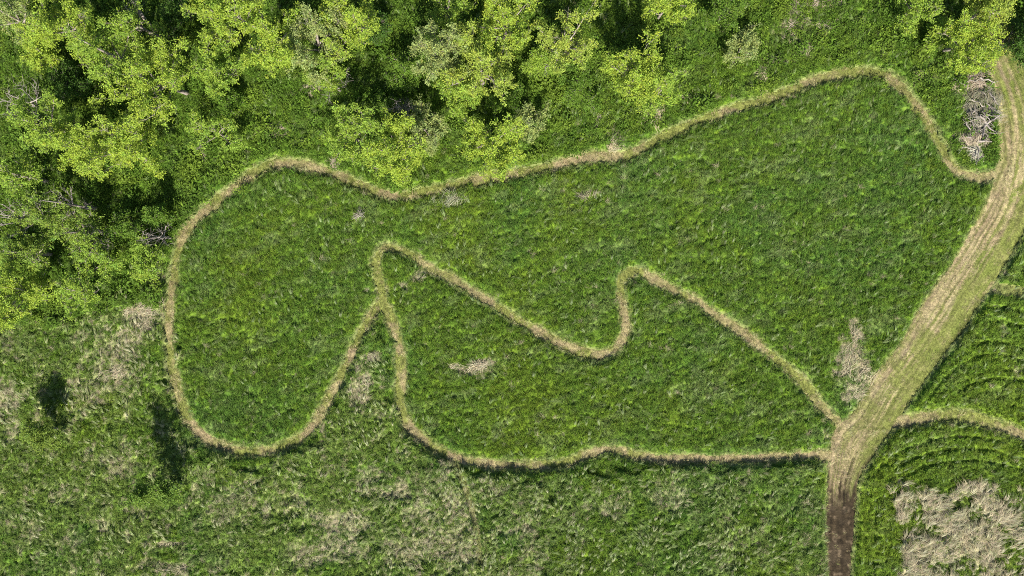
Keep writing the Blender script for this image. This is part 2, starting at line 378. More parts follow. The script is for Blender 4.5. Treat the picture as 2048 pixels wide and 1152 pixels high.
def make_turf():
    x = GX.ravel(); y = GY.ravel()
    low = m_low.ravel(); rough = m_rough.ravel(); wood = m_wood.ravel(); patch = m_patch.ravel(); dry = g_dry.ravel()
    h1, r1 = hummock(x, y, .52, 18, 1.5, 201); h2, r2 = hummock(x, y, .27, 18, 1.2, 211); h3, r3 = hummock(x, y, .85, 60, 1.9, 221)
    h1 = np.where(low + rough + patch > 0, .35 * h1 + .65 * h3, h1); r1 = np.where(low + rough + patch > 0, r3, r1)
    h = .15 + (.19 + .15 * np.maximum.reduce([low, rough, 1.6 * patch])) * h1 + .18 * h2 + .10 * (fbm(x, y, 3.5, 231) - .5)
    h *= 1 + .35 * rough + .30 * low + .45 * wood + .2 * m_right.ravel()
    h *= 1 - .45 * np.clip(dry * 1.2, 0, 1) * (1 - patch)
    h *= 1 - .6 * g_hole.ravel()
    h *= 1 - .5 * np.exp(-(((x - P(1948, 0)[0]) / 1.5) ** 4 + ((y - P(0, 240)[1]) / 4.6) ** 4))
    rut = rut_d.ravel() + .30 * (fbm(x, y, .9, 251, 3) - .35) * 1.5; h *= 1 - .46 * sstep(.34, .10, rut) * sstep(.22, .45, fbm(x, y, 2.2, 252, 2))
    h *= 1 - .5 * sstep(.5, .2, des_d.ravel()); h *= 1 - .55 * sstep(.25, -.25, side_d.ravel())
    e = mow_d.ravel() + .22 * (vnoise(x, y, .28, 241) - .5)
    z = np.where(e < 0, -.03, h * (.45 + .55 * sstep(.05, .7, e)))
    f = .25 * r1 + .75 * r2
    c = green_base(x, y, f)
    fz = .5 * fbm(x, y, 1.5, 91, 3) + .5 * vnoise(x, y, .7, 92)
    dm = dry * sstep(.28, .58, fz + .25 * dry) * .8
    st = aniso(x, y, 75, 3.5, .45, 95, 2)
    dm = np.maximum(dm, patch * np.clip(.46 * sstep(.36, .62, fz) + 2.6 * (st - .52) + .8 * (r2 - .5), 0, .85))
    dm = np.maximum(dm, rough * .36 * sstep(.53, .72, aniso(x, y, 70, 2.0, .8, 91, 3)) * (.2 + 1.1 * r2))
    c = mix(c, STRAW * .95, np.clip(dm, 0, 1))
    c = mix(c, np.array([.205, .215, .085]), .65 * sstep(.38, .08, e))  # pale cut stems plus sunlit fringe along mown edges, painted into the turf colour
    c *= (.70 + .60 * r2)[:, None]
    ny, nx = GX.shape
    I, J = np.meshgrid(np.arange(nx - 1), np.arange(ny - 1)); a = (J * nx + I).ravel()
    f4 = np.stack([a, a + 1, a + nx + 1, a + nx], 1)
    keep = (e[f4] > -.25).any(1); f4 = f4[keep]
    used = np.unique(f4); remap = np.full(len(x), -1); remap[used] = np.arange(len(used))
    me = mesh_np('field', np.stack([x, y, z], 1)[used], remap[f4].ravel(), np.full(len(f4), 4), M_TURF, c[used], smooth_=True)
    o = link('field', me); tag(o, 'lumpy green turf of the meadow, wood floor and rough field', 'field', kind='structure')
    return z.reshape(GX.shape), f.reshape(GX.shape), np.clip(dm, 0, 1).reshape(GX.shape), h1.reshape(GX.shape)
def mix(a, b, t): return a * (1 - t[:, None]) + b * t[:, None]
def as_rows(c, n): return np.broadcast_to(np.asarray(c, float), (n, 3)).copy()
M_TURF = surf_mat('turf', scale=14.0, bump=1.0, bscale=18)
TURF_Z, TURF_R, TURF_DRY, TURF_H = make_turf()

# ------------------------------------------------------------------ tufts (prototypes live in collections outside the scene)
def blades(rng, n, spread, l0, l1, w, lean0, lean1, bias=0.0, droop=.5, segs=2):
    """n bent blades; bias leans them towards +X."""
    az = rng.uniform(0, 2 * math.pi, n); r = spread * np.sqrt(rng.uniform(0, 1, n))
    baz = rng.uniform(0, 2 * math.pi, n)
    b = np.stack([np.cos(baz) * r, np.sin(baz) * r, np.zeros(n)], 1)
    L = rng.uniform(l0, l1, n); le = rng.uniform(lean0, lean1, n)
    d = np.stack([np.cos(az), np.sin(az)], 1) * (1 - bias) + np.array([1.0, 0.0]) * bias
    d /= np.hypot(*d.T)[:, None] + 1e-9
    side = np.stack([-d[:, 1], d[:, 0], np.zeros(n)], 1)
    co = []; fl = []; lt = []
    rows = segs + 1
    P_ = b.copy(); ang = le * .5
    pts = [P_]
    for s in range(segs):
        P_ = P_ + np.stack([d[:, 0] * np.sin(ang), d[:, 1] * np.sin(ang), np.cos(ang)], 1) * (L / segs)[:, None]
        ang = np.minimum(ang + le * .5 + droop * rng.uniform(.3, 1, n), 1.75)
        pts.append(P_)
    sw = w * rng.uniform(.7, 1.3, n)
    V = []
    for s in range(segs):
        ww = (sw * (1 - .25 * s))[:, None] * .5
        V += [pts[s] - side * ww, pts[s] + side * ww]
    V.append(pts[-1])
    V = np.stack(V, 1)                      # n, 2*segs+1, 3
    k = V.shape[1]; base = np.arange(n)[:, None] * k
    faces = []; tot = []
    for i in range(n):
        o_ = i * k
        for s in range(segs - 1):
            faces += [o_ + 2 * s, o_ + 2 * s + 1, o_ + 2 * s + 3, o_ + 2 * s + 2]; tot.append(4)
        faces += [o_ + 2 * segs - 2, o_ + 2 * segs - 1, o_ + 2 * segs]; tot.append(3)
    co = V.reshape(-1, 3); co[:, 2] = np.maximum(co[:, 2], .004)
    sh = np.repeat(rng.uniform(.7, 1.3, n)[:, None] * (1 + rng.uniform(-.12, .12, (n, 3))), k, 0)
    return co, np.array(faces), np.array(tot), sh

def proto(colname, k, mat, maker):
    c = bpy.data.collections.new(colname)
    for i in range(k):
        rng = np.random.default_rng(hash(colname) % 1000 * 0 + 101 * i + len(colname) * 7)
        co, f, t, sh = maker(rng, i)
        me = mesh_np('tuft', co, f, t, mat, sh, 'shade')
        o = bpy.data.objects.new(f'{colname}_{i}', me); c.objects.link(o)
    return c

C_GREEN = proto('meadow_tufts', 5, M_GRASS, lambda r, i: blades(r, 20, .13, .24, .50, .030, .25, 1.0, .35, .5))
C_WISP = proto('long_wisps', 5, M_DRY, lambda r, i: blades(r, 13, .07, .55, 1.15, .026, .75, 1.15, .82, .25, 3))
C_DRY = proto('straw_tufts', 4, M_DRY, lambda r, i: blades(r, 30, .22, .45, .95, .013, .5, 1.25, .55, .6, 3))
C_SHORT = proto('stubble_tufts', 3, M_GRASS, lambda r, i: blades(r, 26, .16, .04, .10, .016, .3, 1.3, .2, .4))
C_CLIP = proto('clippings', 3, M_DRY, lambda r, i: blades(r, 14, .20, .12, .34, .014, 1.45, 1.7, .5, .1))
def weeds(r, i):
    n = 26
    az = r.uniform(0, 2 * math.pi, n); rad = .30 * np.sqrt(r.uniform(0, 1, n)); z = r.uniform(.12, .5, n) * (1 - .9 * rad)
    el = r.uniform(-.5, .5, n); L = r.uniform(.12, .22, n); w = L * r.uniform(.38, .55, n)
    c = np.stack([np.cos(r.uniform(0, 6.28, n)) * rad, np.sin(r.uniform(0, 6.28, n)) * rad, z], 1)
    d = np.stack([np.cos(az) * np.cos(el), np.sin(az) * np.cos(el), np.sin(el)], 1); s = np.stack([-np.sin(az), np.cos(az), r.uniform(-.3, .3, n)], 1)
    V = np.stack([c, c + d * (L * .5)[:, None] - s * (w * .5)[:, None], c + d * L[:, None], c + d * (L * .5)[:, None] + s * (w * .5)[:, None]], 1)
    sh = np.repeat(r.uniform(.7, 1.3, n)[:, None] * np.ones((n, 3)), 4, 0)
    a = blades(r, 8, .2, .3, .5, .012, .2, .7)
    f = np.arange(4 * n)
    return np.vstack([V.reshape(-1, 3), a[0]]), np.r_[f, a[1] + 4 * n], np.r_[np.full(n, 4), a[2]], np.vstack([sh, a[3]])
C_WEED = proto('weed_clumps', 4, M_GRASS, weeds)

def scatter(name, coll, x, y, z, rot, scl, idx, tint, label, cat):
    n = len(x)
    me = bpy.data.meshes.new(name); me.vertices.add(n)
    me.vertices.foreach_set('co', np.stack([x, y, z], 1).astype(np.float32).ravel())
    def at(nm, typ, key, v):
        a = me.attributes.new(nm, typ, 'POINT'); a.data.foreach_set(key, np.ascontiguousarray(v).ravel())
    at('rot', 'FLOAT_VECTOR', 'vector', rot.astype(np.float32)); at('scl', 'FLOAT_VECTOR', 'vector', scl.astype(np.float32))
    at('idx', 'INT', 'value', idx.astype(np.int32)); at('tint', 'FLOAT_COLOR', 'color', np.c_[tint, np.ones(n)].astype(np.float32))
    o = link(name, me)
    ng = bpy.data.node_groups.new(name + '_scatter', 'GeometryNodeTree')
    ng.interface.new_socket('Geometry', in_out='INPUT', socket_type='NodeSocketGeometry'); ng.interface.new_socket('Geometry', in_out='OUTPUT', socket_type='NodeSocketGeometry')
    N = ng.nodes; L = ng.links
    gi = N.new('NodeGroupInput'); go = N.new('NodeGroupOutput')
    ip = N.new('GeometryNodeInstanceOnPoints'); ci = N.new('GeometryNodeCollectionInfo')
    ci.inputs['Collection'].default_value = coll; ci.inputs['Separate Children'].default_value = True; ci.inputs['Reset Children'].default_value = True
    def na(nm, t):
        q = N.new('GeometryNodeInputNamedAttribute'); q.data_type = t; q.inputs[0].default_value = nm
        return next(s for s in q.outputs if s.enabled and s.name == 'Attribute')
    e = N.new('FunctionNodeEulerToRotation'); L.new(na('rot', 'FLOAT_VECTOR'), e.inputs[0])
    L.new(gi.outputs[0], ip.inputs['Points']); L.new(ci.outputs[0], ip.inputs['Instance']); ip.inputs['Pick Instance'].default_value = True
    L.new(na('idx', 'INT'), ip.inputs['Instance Index']); L.new(e.outputs[0], ip.inputs['Rotation']); L.new(na('scl', 'FLOAT_VECTOR'), ip.inputs['Scale'])
    L.new(ip.outputs[0], go.inputs[0])
    md = o.modifiers.new('scatter', 'NODES'); md.node_group = ng
    tag(o, label, cat, kind='stuff')
    return o

rng = np.random.default_rng(7)
def jgrid(step, xm=XM, ym=YM):
    a, b = np.meshgrid(np.arange(-xm, xm, step), np.arange(-ym, ym, step)); n = a.size
    return a.ravel() + rng.uniform(-.5, .5, n) * step, b.ravel() + rng.uniform(-.5, .5, n) * step

# green grass ---------------------------------------------------------------
def make_green():
    x, y = jgrid(.225); n = len(x)
    md = look(mow_d, x, y) + rng.uniform(-.10, .10, n); rough = look(m_rough, x, y); low = look(m_low, x, y); wood = look(m_wood, x, y)
    dry = look(TURF_DRY, x, y); hole = look(g_hole, x, y); rut = look(rut_d, x, y); sd = look(side_d, x, y); des = look(des_d, x, y)
    hh = look(TURF_H, x, y); z = look(TURF_Z, x, y)
    k = (md > 0) & (rng.uniform(0, 1, n) > .75 * dry + .5 * hole) & (rng.uniform(0, 1, n) < .35 + .8 * hh) & ~((rut < .2) & (rng.uniform(0, 1, n) < .4))
    t = green_base(x, y, look(TURF_R, x, y))
    t = mix(t, np.array([.25, .26, .105]), .8 * sstep(.32, .05, md) * rng.uniform(.2, 1, n))      # pale stems and sunlit rim of the cut edge, painted into the tint
    t = t * (.76 + .66 * rng.uniform(0, 1, n) ** 1.4)[:, None] * (1 + rng.uniform(-.06, .06, (n, 3)))
    h = (.45 + .45 * hh) * (.55 + .45 * sstep(.1, .6, md)) * np.where(rut < .24, .75, 1) * np.where(sd < 0, .3, 1) * np.where(des < .35, .55, 1)
    rz = np.where(low > 0, math.radians(60), math.radians(35)) + rng.normal(0, 1.0, n)
    s = rng.uniform(.8, 1.2, n)
    rot = np.stack([rng.normal(0, .12, n), rng.normal(0, .12, n), rz], 1); scl = np.stack([s, s, h * rng.uniform(.8, 1.25, n)], 1)
    scatter('meadow_grass', C_GREEN, x[k], y[k], np.maximum(z[k] - .05, 0), rot[k], scl[k], rng.integers(0, 5, k.sum()), t[k], 'tall green meadow grass growing inside and around the mown paths', 'grass')
make_green()

def make_dry():
    x, y = jgrid(.24); n = len(x)
    md = look(mow_d, x, y); patch = look(m_patch, x, y); dm = look(TURF_DRY, x, y); low = look(m_low, x, y)
    pr = dm * np.where(patch > 0, .45, .7) + .02 * sstep(.5, .7, fbm(x, y, 1.5, 91, 3)) + low * .08 * sstep(.50, .72, aniso(x, y, 60, 3, 1.2, 17))
    k = (md > .15) & (rng.uniform(0, 1, n) < pr); n = k.sum(); z = look(TURF_Z, x, y)[k]; dm = dm[k]
    x = x[k]; y = y[k]
    t = mix(as_rows(STRAW, n), STRAW2, rng.uniform(0, 1, n)) * (.62 + .7 * fbm(x, y, .8, 97, 2))[:, None]; t = mix(t, np.array([.22, .23, .10]), .7 * rng.uniform(0, 1, n) * (1 - dm))
    flow = math.radians(70) + 6.0 * (fbm(x, y, 2.5, 93) - .5) + rng.normal(0, .4, n)
    flow = np.where(patch[k] > 0, math.radians(75) + rng.normal(0, .45, n) + 3 * (fbm(x, y, 1.5, 94) - .5), flow)
    s = rng.uniform(.6, 1.05, n) * np.where(patch[k] > 0, 1.45, .9)
    scatter('dry_grass', C_DRY, x, y, np.maximum(z - .04, .02), np.stack([rng.normal(0, .1, n), rng.normal(0, .1, n), flow], 1), np.stack([s, s, s * rng.uniform(.5, .9, n)], 1), rng.integers(0, 4, n), t, 'pale dead grass lying among the green grass', 'dry grass')
make_dry()

def make_wisps():
    """long pale strands lying over the green"""
    x, y = jgrid(.30); n = len(x)
    md = look(mow_d, x, y); patch = look(m_patch, x, y); dm = look(TURF_DRY, x, y); low = look(m_low, x, y); rough = look(m_rough, x, y); wood = look(m_wood, x, y); rt = look(m_right, x, y)
    f = fbm(x, y, 1.3, 141, 3); f2 = aniso(x, y, 65, 2.5, 1.0, 142, 3)
    pr = .04 + .07 * sstep(.45, .7, f) + rough * (.07 + .24 * sstep(.46, .68, f)) + low * (.06 + .24 * sstep(.48, .68, f2)) + wood * .05 + rt * .03 + dm * .25
    pr = np.where(patch > 0, .14 + .44 * sstep(.34, .6, f), pr)
    k = (md > .3) & (rng.uniform(0, 1, n) < pr); n = k.sum(); x = x[k]; y = y[k]; z = look(TURF_Z, x, y); dm = np.maximum(dm[k], (patch[k] > 0) * .85)
    rk = np.maximum(rough[k], .6 * low[k])
    q = np.clip(dm * .8 + rng.normal(0, .08 + .14 * rk, n) + .02 * rk, 0, 1)
    t = mix(mix(as_rows((.115, .178, .045), n), np.array([.170, .225, .070]), .2 + .8 * rk), np.array([.37, .335, .215]), q) * rng.uniform(.7, 1.25, n)[:, None]
    flow = math.radians(62) + 4.2 * (fbm(x, y, 3.0, 143, 2) - .5) + rng.normal(0, .35, n)
    flow = np.where(rough[k] > 0, flow + 1.2 * (fbm(x, y, 1.4, 144) - .5) * 3, flow)
    s = rng.uniform(.55, 1.05, n) * np.where(patch[k] > 0, 1.15, .9)
    scatter('long_grass', C_WISP, x, y, z + .02, np.stack([rng.normal(0, .08, n), rng.normal(0, .08, n), flow], 1), np.stack([s, s * rng.uniform(.8, 1.4, n), s * rng.uniform(.5, .9, n)], 1), rng.integers(0, 5, n), t, 'long pale grass stalks flopping over the green turf', 'long grass')
make_wisps()

def make_weeds():
    x, y = jgrid(.36)
    md = look(mow_d, x, y); wood = look(m_wood, x, y); dry = look(g_dry, x, y); rough = look(m_rough, x, y)
    f = fbm(x, y, 2.4, 101, 3)
    pr = wood * (.25 + .7 * sstep(.38, .6, f)) * (1 - .8 * dry)
    k = (md > .15) & (rng.uniform(0, 1, len(x)) < pr); n = k.sum(); x = x[k]; y = y[k]
    t = mix(as_rows((.072, .138, .012), n), np.array([.125, .195, .018]), sstep(.4, .7, fbm(x, y, 1.3, 102))) * rng.uniform(.75, 1.3, n)[:, None]
    s = rng.uniform(.7, 1.35, n) * (.8 + .6 * sstep(.4, .7, fbm(x, y, 1.6, 103)))
    scatter('undergrowth', C_WEED, x, y, np.maximum(look(TURF_Z, x, y) - .08, 0), np.stack([rng.normal(0, .12, n), rng.normal(0, .12, n), rng.uniform(0, 6.28, n)], 1), np.stack([s, s, s * rng.uniform(.8, 1.5, n)], 1), rng.integers(0, 4, n), t, 'leafy green weeds covering the floor of the wood', 'undergrowth')
make_weeds()

def make_stubble():
    x, y = jgrid(.19); n = len(x)
    pd = look(path_d, x, y); td = look(trk_d, x, y); py = 576 - y * PXM
    tan, uu = track_tan(x, y); g = path_green(x, y)
    ontrk = td < 0
    k = ((pd < .05) | ontrk) & (rng.uniform(0, 1, n) < np.where(ontrk, .80 * (1 - tan), .12 + .75 * g))
    k &= ~(ontrk & (py > 985)) | (rng.uniform(0, 1, n) < .02)
    x = x[k]; y = y[k]; n = k.sum()
    t = mix(as_rows((.150, .180, .036), n), np.array([.23, .22, .085]), rng.uniform(0, 1, n) ** 1.5) * rng.uniform(.7, 1.2, n)[:, None]
    t = mix(t, np.array([.10, .15, .022]), .7 * sstep(.45, .7, fbm(x, y, 2.2, 57)))
    s = rng.uniform(.7, 1.3, n)
    scatter('mown_grass', C_SHORT, x, y, np.full(n, .03), np.stack([np.zeros(n), np.zeros(n), rng.uniform(0, 6.28, n)], 1), np.stack([s, s, s], 1), rng.integers(0, 3, n), t, 'short mown grass on the track and paths', 'mown grass')
make_stubble()

def make_clip():
    x, y = jgrid(.19); n = len(x)
    pd = look(path_d, x, y); td = look(trk_d, x, y); py = 576 - y * PXM
    tan, uu = track_tan(x, y); g = path_green(x, y)
    e = np.minimum(np.abs(pd), np.abs(td)); heap = sstep(.45, .75, fbm(x, y, 1.0, 121))
    pr = np.where(td < 0, .03 + .12 * tan, np.where(pd < .0, .34 * (1 - .75 * g), 0)) + .45 * (np.abs(pd - .02) < .10) * heap
    pr *= np.where((td < .2) & (py > 960) & (e > .3), .10, 1)
    k = rng.uniform(0, 1, n) < pr; n = k.sum(); x = x[k]; y = y[k]; e = e[k]
    t = mix(as_rows((.44, .375, .21), n), np.array([.29, .23, .125]), rng.uniform(0, 1, n)); t = mix(t, np.array([.19, .205, .055]), (rng.uniform(0, 1, n) < .3) * .8)
    t = mix(t, PINK, .6 * sstep(.45, .65, fbm(x, y, 5, 6)) * rng.uniform(.3, 1, n)); t = mix(t, np.array([.42, .42, .20]), sstep(.25, .05, e) * .75)  # clippings near the edge tinted paler to paint in the sunlit fringe
    s = rng.uniform(.7, 1.3, n)
    scatter('straw_litter', C_CLIP, x, y, np.full(n, .055) + .12 * sstep(.15, .03, e), np.stack([rng.normal(0, .12, n), rng.normal(0, .12, n), rng.uniform(0, 6.28, n)], 1), np.stack([s, s, s], 1), rng.integers(0, 3, n), t, 'dry mown clippings strewn along the paths and track', 'litter')
make_clip()

# ------------------------------------------------------------------ trees
class Tubes:
    def __init__(s): s.co = []; s.f = []; s.n = 0
    def add(s, pts, r0, r1, k=5):
        pts = np.asarray(pts, float); m = len(pts)
        t = np.gradient(pts, axis=0); t /= np.linalg.norm(t, axis=1)[:, None] + 1e-9
        up = np.where(np.abs(t[:, 2:3]) > .9, np.array([[1., 0, 0]]), np.array([[0, 0, 1.]]))
        a = np.cross(t, up); a /= np.linalg.norm(a, axis=1)[:, None] + 1e-9; b = np.cross(t, a)
        th = np.arange(k) * 2 * math.pi / k; r = np.linspace(r0, r1, m)
        ring = pts[:, None] + (a[:, None] * np.cos(th)[None, :, None] + b[:, None] * np.sin(th)[None, :, None]) * r[:, None, None]
        s.co.append(ring.reshape(-1, 3))
        i, j = np.meshgrid(np.arange(k), np.arange(m - 1)); i = i.ravel(); j = j.ravel(); i2 = (i + 1) % k
        s.f.append(np.stack([j * k + i, j * k + i2, (j + 1) * k + i2, (j + 1) * k + i], 1) + s.n)
        s.n += m * k
    def build(s, name, mat):
        f = np.vstack(s.f)
        return mesh_np(name, np.vstack(s.co), f.ravel(), np.full(len(f), 4), mat, smooth_=True)

def grow(r, start, d, L, n, up=.25, wig=.18):
    pts = [np.array(start, float)]; d = np.array(d, float); d /= np.linalg.norm(d)
    for i in range(n):
        d = d + np.array([0, 0, up / n]) + r.normal(0, wig, 3) / math.sqrt(n)
        d /= np.linalg.norm(d); pts.append(pts[-1] + d * L / n)
    return np.array(pts)

def at_t(p, t):
    q = t * (len(p) - 1); i = min(int(q), len(p) - 2); f = q - i
    return p[i] * (1 - f) + p[i + 1] * f, (p[i + 1] - p[i]) / (np.linalg.norm(p[i + 1] - p[i]) + 1e-9)

def spray_leaves(r, C, D, per, size, tint, jit=.16):
    """leaves radiating from the twig points C (with twig directions D)."""
    n = len(C) * per
    c = np.repeat(C, per, 0) + r.normal(0, .105, (n, 3)); tw = np.repeat(D, per, 0)
    az = r.uniform(0, 2 * math.pi, n); el = r.uniform(-.35, .55, n)
    d = np.stack([np.cos(az) * np.cos(el), np.sin(az) * np.cos(el), np.sin(el)], 1) + tw * .45
    d /= np.linalg.norm(d, axis=1)[:, None]
    s = np.cross(d, np.array([0, 0, 1.0]) + r.normal(0, .35, (n, 3))); s /= np.linalg.norm(s, axis=1)[:, None] + 1e-9
    L = size * r.uniform(.65, 1.25, n); w = L * r.uniform(.42, .62, n)
    nz = np.cross(s, d)
    a = c; b = c + d * (L * .5)[:, None] - s * (w * .5)[:, None] + nz * (L * .08)[:, None]; e = c + d * L[:, None] - np.array([0, 0, 1]) * (L * .12)[:, None]; f = c + d * (L * .5)[:, None] + s * (w * .5)[:, None] + nz * (L * .08)[:, None]
    V = np.stack([a, b, e, f], 1).reshape(-1, 3)
    i = np.arange(n) * 4
    F = np.stack([i, i + 1, i + 2, i, i + 2, i + 3], 1).ravel()
    tc = np.repeat(r.normal(1, jit * .6, len(C)), per) * r.normal(1, jit * .6, n)
    hue = np.repeat(r.normal(0, .06, len(C)), per)
    col = np.asarray(tint)[None] * np.clip(tc, .45, 1.6)[:, None] * np.stack([1 + hue, np.ones(n), 1 - hue], 1)
    return V, F, np.full(2 * n, 3), np.repeat(col, 4, 0)

LIME = (.305, .415, .046); LIME2 = (.250, .370, .044); PALE = (.290, .355, .105); MID = (.120, .215, .020); DEEP = (.070, .145, .016); YEL = (.320, .410, .060)

def make_tree(name, label, cat, cx, cy, R, h, seed, tint=LIME, dens=1.0, nl=8, bark=None, leafy=True, group=None, size=.175, low=False):
    r = np.random.default_rng(seed)
    zc = h * .66; k = (CAM_H - zc) / CAM_H
    X, Y = P(1024 + (cx - 1024) * k, 576 + (cy - 576) * k)
    Rm = R / PXM * k * .92
    root = bpy.data.objects.new(name, None); COL.objects.link(root); root.location = (X, Y, 0); root.empty_display_size = .5
    tag(root, label, cat, group)
    bark = bark or (M_BARK if leafy else M_DEADBARK)
    rb = .020 * h + .03
    trunk = grow(r, (0, 0, -.05), (r.normal(0, .10), r.normal(0, .10), 1), h * .86, 7, .1, .14)
    T = Tubes(); T.add(trunk, rb, .03, 7)
    link('trunk', T.build('trunk', bark), root)
    C = []; D = []
    a0 = r.uniform(0, 6.28)
    limbs = [(i, a0 + i * 2 * math.pi / nl + r.normal(0, .25)) for i in range(nl)] + [(-1, 0)]
    for i, az in limbs:
        T = Tubes()
        if i >= 0:
            t0 = r.uniform(.06, .80) if low else r.uniform(.28, .62); st, _ = at_t(trunk, t0); el = r.uniform(.30, .85)
            reach = Rm * r.uniform(.70, 1.05) * ((1.25 - t0) if low else 1); L = reach / max(.45, math.cos(el) * .92)
            L = min(L, Rm * 1.5)
            lim = grow(r, st, (math.cos(az) * math.cos(el), math.sin(az) * math.cos(el), math.sin(el)), L, 6, .22, .22)
            T.add(lim, rb * .45, .018, 5)
        else:
            lim = trunk[3:]; L = Rm * .9
        nb = max(4, int(round((5.5 + Rm * .6) * dens ** .5)))
        for b in range(nb):
            t = .30 + .70 * (b + r.uniform(.1, 1)) / nb; t = min(t, 1)
            bp, bd = at_t(lim, t)
            q = r.normal(0, 1, 3); q[2] *= .6; q /= np.linalg.norm(q)
            bd2 = bd * .55 + q * .8 + np.array([0, 0, .22])
            bl = L * r.uniform(.28, .50) * (1.15 - .45 * t)
            br = grow(r, bp, bd2, bl, 4, .2, .25); T.add(br, .022, .010, 4)
            nt = max(3, int(round((3.0 + bl * 1.6) * dens * (1.5 if leafy else 1))))
            for w in range(nt):
                tt = .25 + .75 * (w + r.uniform(0, 1)) / nt
                tp, td = at_t(br, min(tt, 1)); q = r.normal(0, 1, 3); q[2] *= .7; q /= np.linalg.norm(q)
                wl = r.uniform(.3, .75) * (1 if leafy else 1.3)
                tw = grow(r, tp, td * .5 + q * .8 + np.array([0, 0, .25]), wl, 2, .15, .25); T.add(tw, .013, .006, 3)
                C.append(tw[-1]); D.append(tw[-1] - tw[-2])
                if r.uniform() < .55: C.append(tw[1] + r.normal(0, .08, 3)); D.append(tw[1] - tw[0])
            C.append(br[-1]); D.append(br[-1] - br[-2])
        if T.n: link('limb', T.build('limb', bark), root)
    if leafy:
        C = np.array(C); D = np.array(D); D /= np.linalg.norm(D, axis=1)[:, None] + 1e-9
        for q in range(2 if dens > .5 and R > 40 else 0):          # bare twiggy spots in the crown
            ctr = C[r.integers(len(C))]; b = np.linalg.norm(C - ctr, axis=1) > Rm * r.uniform(.16, .34)
            b |= r.uniform(0, 1, len(C)) < .25; C = C[b]; D = D[b]
        V, F, t, c = spray_leaves(r, C, D, 12, size, tint)
        link('crown', mesh_np('crown', V, F, t, M_LEAF, c), root)
    return root

